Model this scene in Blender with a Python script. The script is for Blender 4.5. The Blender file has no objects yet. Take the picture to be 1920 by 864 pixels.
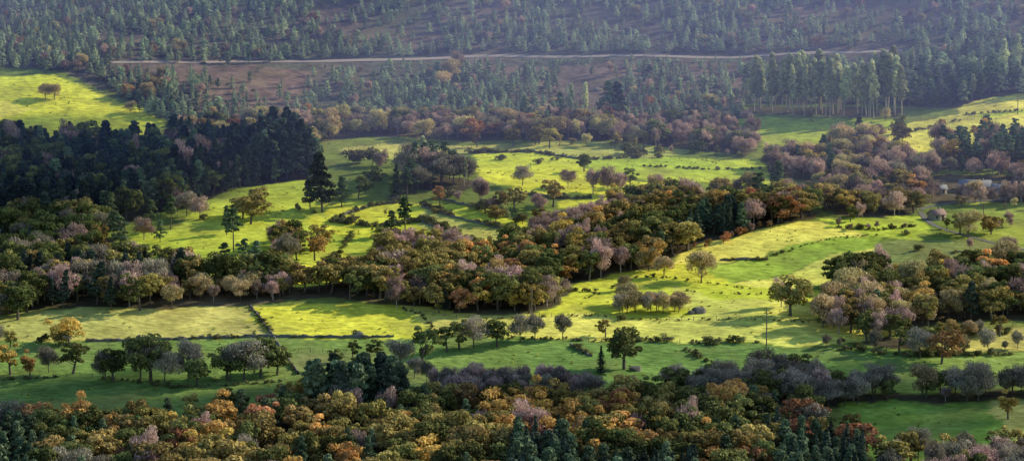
import bpy, math, random
import numpy as np
from mathutils import Vector
R = np.random.default_rng(7)
random.seed(7)
scene = bpy.context.scene
CAMZ = 170.0; PITCH = math.radians(-8); K = 0.0002
SUN_AZ = math.radians(66); SUN_EL = math.radians(28)

# ------------------------------------------------------------------ terrain
_py = np.array([-2000, 0, 400, 600, 760, 920, 1060, 1190, 1300, 1400, 1490, 1600, 1800, 2200, 3000, 6000.])
_pz = np.array([40, 0, -20, -14, -5, 9.5, 21, 34, 46, 68, 97, 137, 210, 345, 450, 450.])
_gy = np.arange(-2000, 6000, 5.0); _gz = np.interp(_gy, _py, _pz)
_k = np.exp(-0.5 * (np.arange(-24, 25) * 5 / 28.0) ** 2); _k /= _k.sum()
_gz = np.convolve(np.pad(_gz, 24, mode='edge'), _k, mode='valid')
def sst(t):
    t = np.clip(t, 0, 1); return t * t * (3 - 2 * t)
def H(x, y):
    x = np.asarray(x, float); y = np.asarray(y, float)
    z = np.interp(y, _gy, _gz)
    g = lambda cx, cy, a, sx, sy: a * np.exp(-((x - cx) / sx) ** 2 / 2 - ((y - cy) / sy) ** 2 / 2)
    z = z + g(-265, 1325, 13, 72, 46) + g(-330, 1480, 22, 110, 90) + g(-20, 1135, 4.5, 60, 36)
    z = z + g(100, 1045, 5, 55, 32) + g(-150, 935, 3.6, 110, 26) + g(60, 915, 1.8, 90, 26) + g(-130, 1120, 3, 40, 30)
    z = z + 9 * sst((x - 110) / 160) * sst((y - 1150) / 180)
    z = z + 1.0 * np.sin(x * .021 + 1.3 + .8 * np.sin(y * .011)) * np.sin(y * .017 + .4) + .5 * np.sin(x * .047 + y * .031) + .35 * np.sin(x * .08 - y * .063 + 2)
    z = z + sst((y - 1380) / 150) * (4.5 * np.sin(x * .018 + 1.9) + 2.6 * np.sin(x * .041 + y * .02))
    return z

def G(u, v):
    """ground position (survey bearing / dip seen from the viewpoint)"""
    a = (np.atleast_1d(np.asarray(u, float)) - 960) * K; b = (432 - np.atleast_1d(np.asarray(v, float))) * K
    c, s = math.cos(PITCH), math.sin(PITCH)
    dx = a; dy = c - b * s; dz = s + b * c
    t0 = np.full(a.shape, 3500.0); done = np.zeros(a.shape, bool)
    for t in np.arange(450, 3500, 3.0):
        hit = (~done) & (CAMZ + dz * t <= H(dx * t, dy * t))
        t0[hit] = t; done |= hit
    lo = t0 - 3; hi = t0.copy()
    for _ in range(12):
        m = (lo + hi) / 2; h = CAMZ + dz * m <= H(dx * m, dy * m)
        hi = np.where(h, m, hi); lo = np.where(h, lo, m)
    return np.stack([dx * hi, dy * hi], 1)
def GP(poly): p = np.array(poly, float); return G(p[:, 0], p[:, 1])
def inpoly(x, y, P):
    r = np.zeros(x.shape, bool); n = len(P); j = n - 1
    for i in range(n):
        xi, yi = P[i]; xj, yj = P[j]
        c = ((yi > y) != (yj > y)) & (x < (xj - xi) * (y - yi) / (yj - yi + 1e-12) + xi)
        r ^= c; j = i
    return r
def vnoise(x, y, s, seed=0):
    x = x / s + seed * 17.3; y = y / s + seed * 9.1
    xi = np.floor(x); yi = np.floor(y); fx = x - xi; fy = y - yi
    h = lambda a, b: np.modf(np.abs(np.sin(a * 127.1 + b * 311.7 + seed) * 43758.5453))[0]
    fx = fx * fx * (3 - 2 * fx); fy = fy * fy * (3 - 2 * fy)
    return (h(xi, yi) * (1 - fx) + h(xi + 1, yi) * fx) * (1 - fy) + (h(xi, yi + 1) * (1 - fx) + h(xi + 1, yi + 1) * fx) * fy

# ------------------------------------------------------------------ helpers
def mesh_from(name, V, F, mats=None, fm=None, shade=None, smooth=False):
    me = bpy.data.meshes.new(name)
    V = np.asarray(V, np.float32)
    me.vertices.add(len(V)); me.vertices.foreach_set('co', V.ravel())
    if isinstance(F, np.ndarray): F = [F]
    tot = sum(f.size for f in F); np_ = sum(len(f) for f in F)
    me.loops.add(tot); me.polygons.add(np_)
    me.loops.foreach_set('vertex_index', np.concatenate([f.ravel() for f in F]).astype(np.int32))
    ls = []; o = 0
    for f in F:
        ls.append(o + np.arange(len(f)) * f.shape[1]); o += f.size
    me.polygons.foreach_set('loop_start', np.concatenate(ls).astype(np.int32))
    if fm is not None: me.polygons.foreach_set('material_index', np.asarray(fm, np.int32))
    me.update(calc_edges=True)
    if shade is not None:
        at = me.attributes.new('shade', 'FLOAT', 'POINT'); at.data.foreach_set('value', np.asarray(shade, np.float32))
    if smooth: me.polygons.foreach_set('use_smooth', np.ones(np_, bool))
    for m in (mats or []): me.materials.append(m)
    return me
def addobj(name, me, loc=(0, 0, 0), rz=0, sc=(1, 1, 1), parent=None):
    o = bpy.data.objects.new(name, me); scene.collection.objects.link(o)
    o.location = loc; o.rotation_euler = (0, 0, rz); o.scale = sc
    if parent: o.parent = parent
    return o

# ------------------------------------------------------------------ materials
def newmat(name):
    m = bpy.data.materials.new(name); m.use_nodes = True
    nt = m.node_tree; nt.nodes.clear()
    return m, nt, nt.nodes, nt.links
def leafmat(name, dark, light, trans=.25, hue=.02, vary=.4):
    m, nt, N, L = newmat(name)
    out = N.new('ShaderNodeOutputMaterial'); mix = N.new('ShaderNodeMixShader'); d = N.new('ShaderNodeBsdfDiffuse'); t = N.new('ShaderNodeBsdfTranslucent')
    at = N.new('ShaderNodeAttribute'); at.attribute_name = 'shade'
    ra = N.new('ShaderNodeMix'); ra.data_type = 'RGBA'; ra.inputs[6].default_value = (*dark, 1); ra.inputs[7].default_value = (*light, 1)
    oi = N.new('ShaderNodeObjectInfo'); hs = N.new('ShaderNodeHueSaturation')
    m1 = N.new('ShaderNodeMapRange'); m1.inputs[3].default_value = 1 - vary; m1.inputs[4].default_value = 1 + vary
    mu = N.new('ShaderNodeMath'); mu.operation = 'MULTIPLY'; mu.inputs[1].default_value = 7.31
    fr = N.new('ShaderNodeMath'); fr.operation = 'FRACT'
    m2 = N.new('ShaderNodeMapRange'); m2.inputs[3].default_value = .5 - hue; m2.inputs[4].default_value = .5 + hue
    L.new(oi.outputs['Random'], m1.inputs[0]); L.new(oi.outputs['Random'], mu.inputs[0]); L.new(mu.outputs[0], fr.inputs[0]); L.new(fr.outputs[0], m2.inputs[0])
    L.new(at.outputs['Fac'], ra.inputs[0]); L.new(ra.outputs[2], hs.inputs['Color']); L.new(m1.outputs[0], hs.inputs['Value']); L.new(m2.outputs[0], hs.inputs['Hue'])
    L.new(hs.outputs[0], d.inputs[0]); L.new(hs.outputs[0], t.inputs[0]); mix.inputs[0].default_value = trans
    L.new(d.outputs[0], mix.inputs[1]); L.new(t.outputs[0], mix.inputs[2]); L.new(mix.outputs[0], out.inputs[0])
    return m
def simplemat(name, col, col2=None, scale=1.0, rough=.9, bump=.3):
    m, nt, N, L = newmat(name)
    out = N.new('ShaderNodeOutputMaterial'); b = N.new('ShaderNodeBsdfPrincipled'); b.inputs['Roughness'].default_value = rough
    b.inputs['Specular IOR Level'].default_value = .2
    tc = N.new('ShaderNodeTexCoord'); no = N.new('ShaderNodeTexNoise'); no.inputs['Scale'].default_value = scale; no.inputs['Detail'].default_value = 5
    cr = N.new('ShaderNodeMix'); cr.data_type = 'RGBA'; cr.inputs[6].default_value = (*col, 1); cr.inputs[7].default_value = (*(col2 or tuple(c * .5 for c in col)), 1)
    L.new(tc.outputs['Object'], no.inputs['Vector']); L.new(no.outputs[0], cr.inputs[0]); L.new(cr.outputs[2], b.inputs['Base Color'])
    bp = N.new('ShaderNodeBump'); bp.inputs['Strength'].default_value = bump; L.new(no.outputs[0], bp.inputs['Height']); L.new(bp.outputs[0], b.inputs['Normal'])
    L.new(b.outputs[0], out.inputs[0]); return m
M = dict(
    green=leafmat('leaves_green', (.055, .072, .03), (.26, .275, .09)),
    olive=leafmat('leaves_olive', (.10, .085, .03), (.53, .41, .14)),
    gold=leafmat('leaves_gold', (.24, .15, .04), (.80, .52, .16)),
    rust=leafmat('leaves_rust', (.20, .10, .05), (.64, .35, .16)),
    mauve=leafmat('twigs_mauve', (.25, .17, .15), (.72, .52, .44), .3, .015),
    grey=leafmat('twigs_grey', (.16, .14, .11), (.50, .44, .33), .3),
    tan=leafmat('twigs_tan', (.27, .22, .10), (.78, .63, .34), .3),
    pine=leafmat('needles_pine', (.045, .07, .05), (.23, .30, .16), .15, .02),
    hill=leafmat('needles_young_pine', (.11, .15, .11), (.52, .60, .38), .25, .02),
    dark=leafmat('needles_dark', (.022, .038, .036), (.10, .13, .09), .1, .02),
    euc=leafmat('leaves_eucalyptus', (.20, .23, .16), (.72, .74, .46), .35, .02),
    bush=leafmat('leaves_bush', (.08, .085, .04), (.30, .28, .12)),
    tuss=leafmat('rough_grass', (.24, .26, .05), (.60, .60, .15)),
)
bark = simplemat('bark', (.18, .15, .12), (.07, .06, .05), 3)
barkl = simplemat('bark_pale', (.50, .45, .38), (.28, .24, .20), 3)

# ------------------------------------------------------------------ tree building
class TB:
    def __init__(s, seed): s.r = np.random.default_rng(seed); s.V = []; s.Q = []; s.m = []; s.s = []; s.n = 0
    def tube(s, p0, p1, r0, r1, k=5):
        p0 = np.array(p0, float); p1 = np.array(p1, float); d = p1 - p0; d /= np.linalg.norm(d) + 1e-9
        a = np.cross(d, [0.3, .9, .2]); a /= np.linalg.norm(a); b = np.cross(d, a)
        an = np.arange(k) / k * 2 * math.pi; c = np.outer(np.cos(an), a) + np.outer(np.sin(an), b)
        s.V.append(p0 + c * r0); s.V.append(p1 + c * r1)
        i = np.arange(k); j = (i + 1) % k
        s.Q.append(np.stack([i, j, j + k, i + k], 1) + s.n); s.m += [0] * k; s.s += [.5] * (2 * k); s.n += 2 * k
    def quads(s, C, Nn, w, l, T=None, base=None):
        n = len(C); Nn = Nn / (np.linalg.norm(Nn, axis=1, keepdims=True) + 1e-9)
        if T is None: T = s.r.normal(size=(n, 3))
        T = T - Nn * (T * Nn).sum(1, keepdims=True); T /= np.linalg.norm(T, axis=1, keepdims=True) + 1e-9
        B = np.cross(Nn, T); w = np.broadcast_to(w, n)[:, None] / 2; l = np.broadcast_to(l, n)[:, None] / 2
        v = np.stack([C - T * l - B * w * .6, C - T * l * .2 + B * w, C + T * l + B * w * .5, C + T * l * .3 - B * w], 1).reshape(-1, 3)
        s.V.append(v); s.Q.append(np.arange(4 * n).reshape(n, 4) + s.n); s.m += [1] * n
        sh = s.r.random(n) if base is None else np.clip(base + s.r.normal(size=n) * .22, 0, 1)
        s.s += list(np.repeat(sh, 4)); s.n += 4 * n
    def blob(s, c, r, n, sz, flat=1.0, rnd=.5, el=1.2, base=None):
        d = s.r.normal(size=(n, 3)); d /= np.linalg.norm(d, axis=1, keepdims=True)
        low = d[:, 2] < -.35; d[low, 2] *= -1
        rr = r * (.55 + .6 * s.r.random((n, 1)) ** .6)
        P = np.array(c) + d * rr * np.array([1, 1, flat])
        b = s.r.random() if base is None else base
        z = s.r.uniform(.7, 1.3, n) * sz
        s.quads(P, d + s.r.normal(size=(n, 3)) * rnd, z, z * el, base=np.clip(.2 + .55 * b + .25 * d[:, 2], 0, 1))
    def done(s, name, mats):
        return mesh_from(name, np.concatenate(s.V), np.concatenate(s.Q), mats, s.m, s.s)

def oak(seed, h=10, w=10, nb=24, nl=85, tr=.2, sz=.5):
    t = TB(seed); r = t.r; th = h * tr
    bend = r.normal(size=2) * .4
    t.tube((0, 0, -1), (bend[0] * .5, bend[1] * .5, th), .4, .3, 6); top = (bend[0], bend[1], h * .45); t.tube((bend[0] * .5, bend[1] * .5, th), top, .3, .15, 5)
    ecc = r.uniform(.75, 1.25, 2); lop = r.normal(size=2) * .6
    for i in range(nb):
        a = i * 2.4 + r.random() * .8; q = math.sqrt((i + .5) / nb); e = r.uniform(-.85, 1)
        rad = w / 2 * .78 * q * r.uniform(.75, 1.15)
        z = h * .53 + h * .35 * e * math.sqrt(max(0, 1 - q * q * .75)) + r.normal() * .35
        c = np.array([bend[0] + lop[0] + math.cos(a) * rad * ecc[0], bend[1] + lop[1] + math.sin(a) * rad * ecc[1], z])
        if i % 2 == 0: t.tube((bend[0] * .7, bend[1] * .7, h * r.uniform(.22, .4)), c, .14, .04, 4)
        rb = r.uniform(.65, 1.75) * w / 10
        t.blob(c, rb, int(nl * (.5 + rb * .4)), sz, .8)
    return t
def bare(seed, h=10, w=7, n=1500, leaf=350, tr=.18, wd=1.0):
    t = TB(seed); r = t.r; th = h * tr
    t.tube((0, 0, -1), (0, 0, th), .22, .17, 5); t.tube((0, 0, th), (r.normal() * .5, r.normal() * .5, h * .85), .17, .04, 4)
    for i in range(18):
        a = i * 2.4; q = r.uniform(.35, .85); z0 = th + r.uniform(0, .3) * h
        t.tube((0, 0, z0), (math.cos(a) * w / 2 * q, math.sin(a) * w / 2 * q, z0 + h * r.uniform(.15, .42)), .08, .02, 3)
    nb = 18
    C = []
    for i in range(nb):
        a = i * 2.4 + r.random(); q = math.sqrt((i + .5) / nb) * r.uniform(.8, 1.1)
        C.append([math.cos(a) * w / 2 * .72 * q, math.sin(a) * w / 2 * .72 * q, h * (.52 + .34 * math.sqrt(max(0, 1 - q * q * .8)) * r.uniform(-.5, 1.1) + .04 * r.normal())])
    C = np.array(C)
    k = r.integers(0, nb, n); d = r.normal(size=(n, 3)); d /= np.linalg.norm(d, axis=1, keepdims=True)
    P = C[k] + d * (r.random((n, 1)) ** .5) * np.array([w * .2, w * .2, h * .14])
    T = (P - np.array([0, 0, th])); T /= np.linalg.norm(T, axis=1, keepdims=True); T = T + np.array([0, 0, .35]) + r.normal(size=(n, 3)) * .35
    t.quads(P, r.normal(size=(n, 3)) * .7 + d, r.uniform(.1, .2, n) * wd, r.uniform(.8, 1.6, n), T, base=(r.random(nb))[k] * .7 + .15)
    k = r.integers(0, nb, leaf); d = r.normal(size=(leaf, 3)); d /= np.linalg.norm(d, axis=1, keepdims=True)
    P = C[k] + d * np.array([w * .19, w * .19, h * .13])
    t.quads(P, d + r.normal(size=(leaf, 3)) * .5, .35, .45)
    return t
def ypine(seed, h=8, w=4.2, lev=11, nbr=7, per=10, sz=.5, shape=.9, z0=.12):
    t = TB(seed); r = t.r
    t.tube((0, 0, -1), (0, 0, h * .97), .02 * h, .02, 5)
    P = []; Nn = []; T = []; B = []
    for i in range(lev):
        f = i / (lev - 1); z = h * (z0 + (1 - z0) * f); rad = w / 2 * ((1 - f) ** shape + .06) * r.uniform(.75, 1.2)
        off = r.random() * 6
        for j in range(nbr):
            if r.random() < .15: continue
            a = off + j * 6.283 / nbr + r.normal() * .2; rl = rad * r.uniform(.65, 1.2); b = r.random()
            for q in range(per):
                g = (q + r.random()) / per; d = np.array([math.cos(a), math.sin(a), 0]); sd = np.array([-d[1], d[0], 0])
                p = d * rl * g + sd * r.normal() * .22 * rl * (.4 + g * .3) + np.array([0, 0, z + (g * .35 - .1) * rl * .5 + r.normal() * .1])
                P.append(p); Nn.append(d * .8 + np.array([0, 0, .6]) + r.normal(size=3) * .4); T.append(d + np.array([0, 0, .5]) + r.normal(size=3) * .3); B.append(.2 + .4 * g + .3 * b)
    P = np.array(P)
    t.quads(P, np.array(Nn), r.uniform(.6, 1.2, len(P)) * sz * .7, r.uniform(.8, 1.3, len(P)) * sz * 1.2, np.array(T), base=np.array(B))
    return t
def mpine(seed, h=14, w=6, low=.5, nb=16, nl=80, sz=.5, taper=.5):
    t = TB(seed); r = t.r; lx, ly = r.normal(size=2) * .6
    t.tube((0, 0, -1), (lx * .5, ly * .5, h * .5), .26, .18, 5); t.tube((lx * .5, ly * .5, h * .5), (lx, ly, h * .95), .18, .05, 5)
    for i in range(nb):
        f = (i + r.random()) / nb; z = h * (low + (.97 - low) * f)
        prof = (1 - f) ** taper if f > .3 else .75 + f * .5
        a = i * 2.4; rad = w / 2 * .8 * prof * r.uniform(.3, 1.1)
        c = (lx * f + math.cos(a) * rad, ly * f + math.sin(a) * rad, z)
        t.tube((lx * f, ly * f, z - h * .05), c, .07, .03, 3)
        t.blob(c, w * .19 * r.uniform(.6, 1.25) * (.6 + .5 * (1 - f)), nl, sz, .6, .7, 1.5)
    return t
def eucal(seed, h=26, w=6.5, low=.33, nb=34, nl=75):
    t = TB(seed); r = t.r; lx, ly = r.normal(size=2) * .5
    t.tube((0, 0, -1), (lx, ly, h * .96), .34, .05, 5)
    for i in range(nb):
        f = (i + r.random()) / nb; z = h * (low + (.98 - low) * f)
        prof = math.sin(min(1, f * 2.2 + .25) * math.pi / 2) * (1 - f ** 2.2) ** .8 + .1
        a = i * 2.4; rad = w / 2 * .7 * prof * r.uniform(.3, 1)
        c = (lx * f + math.cos(a) * rad, ly * f + math.sin(a) * rad, z)
        if i % 2: t.tube((lx * f, ly * f, z - 1.5), c, .07, .03, 3)
        t.blob(c, r.uniform(.7, 1.3), nl, .5, 1.4, .6, 1.6)
    return t
def shrub(seed, h=2.4, nb=7):
    t = TB(seed); r = t.r
    for i in range(nb):
        a = i * 2.4; rad = r.uniform(.1, 1.3)
        c = (math.cos(a) * rad, math.sin(a) * rad, h * r.uniform(.15, .6)); t.tube((0, 0, -.3), c, .06, .03, 3)
        t.blob(c, r.uniform(.4, .95), 60, .32)
    return t

lib = {}
libcol = bpy.data.collections.new('tree_library')
LIBMESH = {}
def reg(kind, label, t, mat, h, bk=None):
    i = len(lib.get(kind, [])); nm = '%s_%s' % (kind, 'abcdefgh'[i])
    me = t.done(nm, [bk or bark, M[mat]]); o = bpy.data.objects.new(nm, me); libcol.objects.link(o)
    lib.setdefault(kind, []).append((nm, h)); LIBMESH[nm] = (me, label)
for i in range(6):
    for kd, mt in (('oakgreen', 'green'), ('oakolive', 'olive')):
        reg(kd, 'oak_tree', oak(100 + i + len(kd) * 7, 10, [9.5, 10.5, 8, 11.5, 7.5, 9][i], [24, 28, 20, 30, 18, 16][i]), mt, 10)
for i in range(3):
    reg('oakgold', 'golden_oak_tree', oak(200 + i, 10, [9, 10, 7.5][i], 22, 80), 'gold', 10)
    reg('oakrust', 'russet_oak_tree', oak(300 + i, 10, [9, 10, 7.5][i], 22, 80), 'rust', 10)
    reg('tant', 'willow_tree', bare(600 + i, 8, [7, 8, 7.5][i], 1500, leaf=1000, tr=.1), 'tan', 8)
    reg('pine', 'pine_tree', mpine(800 + i, 13, [6.5, 7.5, 6][i], .22, 20, 75, .5, .8), 'pine', 13)
    reg('dpine', 'dark_pine_tree', mpine(850 + i, 13, [7, 7.5, 6.5][i], .2, 22, 75, .55, .8), 'dark', 13)
    reg('tpine', 'maritime_pine_tree', mpine(900 + i, 15, [7, 8, 7][i], .45, 15, 80, .5, .35), 'pine', 15)
    reg('fir', 'fir_tree', ypine(950 + i, 14, [6.5, 7.5, 6][i], 18, 9, 11, .65, .85, .06), 'dark', 14)
    reg('euc', 'eucalyptus_tree', eucal(1000 + i, 26, [6.5, 7.5, 7][i]), 'euc', 26, barkl)
    reg('bush', 'bush', shrub(1100 + i), 'bush', 2.4)
    reg('tuss', 'rough_grass', shrub(1200 + i, 1.6, 4), 'tuss', 1.6)
for i in range(5):
    reg('ypine', 'young_pine_tree', ypine(700 + i, 7, [4.6, 5.2, 4.0][i], 10, 8, 8, .52, [.8, .7, .95][i]) if i < 3 else mpine(701 + i, 7, [0, 0, 0, 4.8, 5.4][i], .15, 15, 45, .4, .6), 'hill', 7)
for i in range(4):
    reg('mauve', 'bare_birch_tree', bare(400 + i, 10, [7, 8, 6, 9][i], 2000), 'mauve', 10, barkl)
    reg('greyt', 'bare_oak_tree', bare(500 + i, 10, [9, 8, 10, 7][i], 2100, leaf=700), 'grey', 10)
order = sorted(o.name for o in libcol.objects); IDX = {n: i for i, n in enumerate(order)}

ng = bpy.data.node_groups.new('scatter_trees', 'GeometryNodeTree')
ng.interface.new_socket('Geometry', in_out='INPUT', socket_type='NodeSocketGeometry'); ng.interface.new_socket('Geometry', in_out='OUTPUT', socket_type='NodeSocketGeometry')
gi = ng.nodes.new('NodeGroupInput'); go = ng.nodes.new('NodeGroupOutput'); ip = ng.nodes.new('GeometryNodeInstanceOnPoints'); ci = ng.nodes.new('GeometryNodeCollectionInfo')
ci.inputs[0].default_value = libcol; ci.inputs[1].default_value = True; ci.inputs[2].default_value = True
def na(nm, ty):
    n = ng.nodes.new('GeometryNodeInputNamedAttribute'); n.data_type = ty; n.inputs[0].default_value = nm; return n
ng.links.new(gi.outputs[0], ip.inputs['Points']); ng.links.new(ci.outputs[0], ip.inputs['Instance']); ip.inputs['Pick Instance'].default_value = True
ng.links.new(na('idx', 'INT').outputs[0], ip.inputs['Instance Index']); ng.links.new(na('rot', 'FLOAT_VECTOR').outputs[0], ip.inputs['Rotation']); ng.links.new(na('scl', 'FLOAT_VECTOR').outputs[0], ip.inputs['Scale'])
ng.links.new(ip.outputs[0], go.inputs[0])
def mass(name, X, Y, kinds, hts):
    n = len(X)
    if n == 0: return
    Z = H(X, Y); idx = []; scl = []
    for k, h in zip(kinds, hts):
        nm, bh = random.choice(lib[k]); idx.append(IDX[nm]); s = h / bh; w = s * random.uniform(.82, 1.28); scl.append((w, w * random.uniform(.85, 1.15), s))
    me = bpy.data.meshes.new(name); me.vertices.add(n); me.vertices.foreach_set('co', np.stack([X, Y, Z], 1).astype(np.float32).ravel())
    me.attributes.new('idx', 'INT', 'POINT').data.foreach_set('value', np.array(idx, np.int32))
    rot = np.stack([R.normal(size=n) * .05, R.normal(size=n) * .05, R.random(n) * 6.28], 1).astype(np.float32)
    me.attributes.new('rot', 'FLOAT_VECTOR', 'POINT').data.foreach_set('vector', rot.ravel())
    me.attributes.new('scl', 'FLOAT_VECTOR', 'POINT').data.foreach_set('vector', np.array(scl, np.float32).ravel())
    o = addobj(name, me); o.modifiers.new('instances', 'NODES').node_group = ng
    return o
NT = [0]
def pickk(w, n): ks = list(w); p = np.array([w[k] for k in ks], float); return list(R.choice(ks, n, p=p / p.sum()))

ZONES = []
def zone(name, poly, w, h, sp, over=True, keep=None): ZONES.append(dict(name=name, P=GP(poly), w=w, h=h, sp=sp, over=over, keep=keep))
W_BOT = dict(oakolive=.34, oakgreen=.28, oakgold=.12, oakrust=.07, mauve=.06, greyt=.05, pine=.10)
zone('oak_woodland', [(-250, 815), (0, 815), (80, 822), (220, 812), (340, 830), (420, 808), (500, 792), (560, 782), (620, 775), (740, 775), (860, 782), (950, 785), (1050, 780), (1200, 780), (1300, 783), (1420, 780), (1520, 795), (1590, 825), (1630, 860), (1690, 910), (1720, 1060), (-250, 1060)], W_BOT, (9, 15), 7.4)
zone('pine_copse', [(570, 772), (740, 768), (755, 800), (560, 805)], dict(pine=.8, dpine=.2), (17, 21), 5.5)
zone('golden_oak_wood', [(960, 795), (1180, 790), (1190, 820), (960, 822)], dict(oakgold=.6, oakrust=.2, oakolive=.2), (11, 15), 6.6)
zone('fir_copse', [(960, 880), (1090, 880), (1090, 980), (960, 980)], dict(fir=.5, pine=.5), (12, 17), 5.5)
zone('fir_copse', [(1130, 905), (1310, 905), (1310, 1000), (1130, 1000)], dict(fir=.5, pine=.5), (11, 15), 5.5)
zone('fir_copse', [(1460, 850), (1610, 870), (1630, 980), (1450, 980)], dict(fir=.4, pine=.6), (11, 14), 5.5)
zone('pine_copse', [(-250, 840), (60, 840), (80, 1000), (-250, 1000)], dict(pine=1), (10, 14), 6)
zone('grey_woodland', [(1650, 885), (1760, 862), (1920, 855), (2150, 850), (2150, 1050), (1720, 1050)], dict(greyt=.5, oakolive=.2, mauve=.2, oakgreen=.15), (8, 13), 7)
zone('birch_thicket', [(810, 738), (900, 728), (1110, 738), (1110, 765), (850, 768)], dict(mauve=.75, greyt=.25), (7, 11), 5)
zone('grey_woodland', [(1230, 725), (1400, 715), (1560, 735), (1700, 735), (1700, 755), (1400, 768), (1230, 765)], dict(greyt=.6, mauve=.15, oakgreen=.3), (7, 12), 5.4)
zone('grey_woodland', [(1700, 735), (2150, 735), (2150, 752), (1700, 752)], dict(greyt=.6, tant=.15, oakgreen=.25), (6, 12), 6)
zone('dark_pine_forest', [(-280, 400), (-280, 268), (150, 290), (300, 282), (400, 272), (560, 285), (590, 315), (575, 335), (430, 358), (370, 385), (260, 405), (205, 440), (100, 420)], dict(dpine=.5, fir=.12, pine=.16, oakgreen=.2, mauve=.06), (10, 18), 6)
zone('dark_pine_forest', [(430, 345), (580, 338), (600, 318), (560, 300), (440, 305)], dict(dpine=.65, fir=.15, pine=.2), (16, 24), 6.4)
zone('oak_forest', [(-280, 400), (100, 420), (205, 440), (200, 500), (240, 505), (330, 515), (380, 540), (470, 520), (560, 540), (560, 562), (400, 575), (250, 580), (85, 578), (60, 600), (0, 608), (-280, 612)], dict(oakgreen=.44, greyt=.12, dpine=.24, mauve=.10, oakolive=.12), (8, 15), 6.6)
zone('birch_thicket', [(290, 555), (560, 545), (560, 562), (290, 578)], dict(mauve=.45, tant=.35, oakolive=.2), (6, 10), 5.4)
zone('oak_woodland', [(560, 565), (620, 558), (725, 570), (735, 555), (700, 525), (620, 530), (560, 545)], dict(oakolive=.5, oakgreen=.5), (10, 14), 7)
zone('mixed_woodland', [(735, 580), (880, 588), (1000, 585), (1055, 565), (1068, 538), (1000, 520), (940, 505), (900, 490), (820, 482), (740, 490), (700, 520), (735, 545)], dict(oakolive=.46, mauve=.22, oakgold=.07, oakgreen=.25, oakrust=.03), (8, 15), 6.8)
zone('birch_thicket', [(680, 490), (740, 470), (820, 462), (880, 470), (860, 490), (740, 505)], dict(mauve=.7, oakolive=.3), (7, 11), 6)
zone('oak_copse', [(500, 505), (585, 500), (590, 465), (545, 450), (500, 465)], dict(oakolive=.5, oakgreen=.3, mauve=.15, oakgold=.1), (8, 12), 8)
zone('mixed_woodland', [(1070, 532), (1150, 512), (1240, 505), (1265, 478), (1330, 452), (1400, 437), (1440, 422), (1520, 412), (1530, 397), (1450, 388), (1350, 392), (1250, 378), (1180, 388), (1100, 418), (1000, 450), (940, 480), (960, 520)], dict(oakolive=.38, mauve=.20, oakgreen=.30, oakgold=.10, oakrust=.03), (7, 14), 6.6)
zone('fir_copse', [(1240, 500), (1265, 476), (1330, 450), (1400, 436), (1400, 420), (1320, 425), (1240, 470)], dict(dpine=.4, fir=.35, pine=.25), (9, 13), 5.2)
zone('birch_thicket', [(980, 450), (1100, 410), (1200, 400), (1200, 420), (1100, 445), (1000, 470)], dict(mauve=.9, greyt=.1), (8, 10), 4.8)
zone('birch_thicket', [(575, 300), (600, 266), (700, 254), (850, 264), (1000, 264), (1190, 264), (1200, 248), (1150, 235), (900, 236), (700, 232), (520, 238), (430, 245), (300, 262), (420, 278)], dict(mauve=.38, tant=.28, greyt=.08, oakrust=.05, oakolive=.16, oakgreen=.10, pine=.08), (6, 12), 5.8)
zone('birch_thicket', [(1150, 272), (1260, 278), (1400, 292), (1420, 275), (1400, 245), (1260, 238), (1160, 240)], dict(mauve=.55, greyt=.25, oakgreen=.2), (7, 11), 6, keep=.8)
zone('birch_thicket', [(1430, 325), (1520, 345), (1550, 395), (1600, 412), (1715, 400), (1735, 380), (1920, 385), (2150, 385), (2150, 345), (1900, 330), (1750, 330), (1690, 300), (1620, 272), (1560, 268), (1540, 300), (1450, 295)], dict(mauve=.50, greyt=.11, tant=.18, pine=.12, oakgold=.05, oakrust=.03, oakolive=.1), (5, 12), 5.8, keep=.8)
zone('eucalyptus_grove', [(1412, 214), (1690, 220), (1692, 204), (1412, 200)], dict(euc=1), (21, 31), 5.0)
zone('pine_wood', [(1690, 200), (1790, 205), (1830, 190), (1860, 180), (2170, 165), (2170, 60), (1690, 130)], dict(pine=.5, ypine=.5, euc=.03), (7, 14), 6)
zone('pine_copse', [(1750, 318), (1860, 318), (2100, 335), (2100, 285), (1870, 275), (1770, 285)], dict(tpine=.6, oakgold=.12, mauve=.28), (9, 16), 7)
zone('oak_woodland', [(1535, 615), (1700, 618), (1770, 605), (1920, 602), (2150, 602), (2150, 500), (1820, 515), (1700, 525), (1630, 520), (1570, 545)], dict(oakgreen=.30, oakolive=.3, oakgold=.06, tant=.2, mauve=.15), (8, 14), 7.4)
zone('oak_woodland', [(1540, 628), (1640, 650), (1710, 655), (1700, 635), (1600, 618)], dict(oakgreen=.3, oakolive=.2, tant=.3, mauve=.2), (7, 11), 6.5)
zone('willow_scrub', [(1140, 590), (1280, 594), (1285, 578), (1150, 572)], dict(tant=.85, greyt=.15), (6, 9), 4.6)
zone('pine_copse', [(740, 372), (790, 356), (880, 358), (895, 340), (800, 325), (750, 330)], dict(tpine=.35, euc=0.05, greyt=.3, pine=.25, mauve=.2), (10, 18), 6)
zone('pine_plantation', [(-280, -140), (2200, -140), (2200, 160), (1850, 170), (1700, 130), (1690, 198), (1405, 194), (1400, 232), (1200, 232), (900, 232), (600, 232), (430, 240), (330, 232), (200, 172), (120, 135), (-280, 130)], dict(ypine=.80, bush=.12, pine=.03, mauve=.03, oakrust=.005, tant=.01), (3.8, 8.2), 4.6, over=False, keep='hill')
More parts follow.
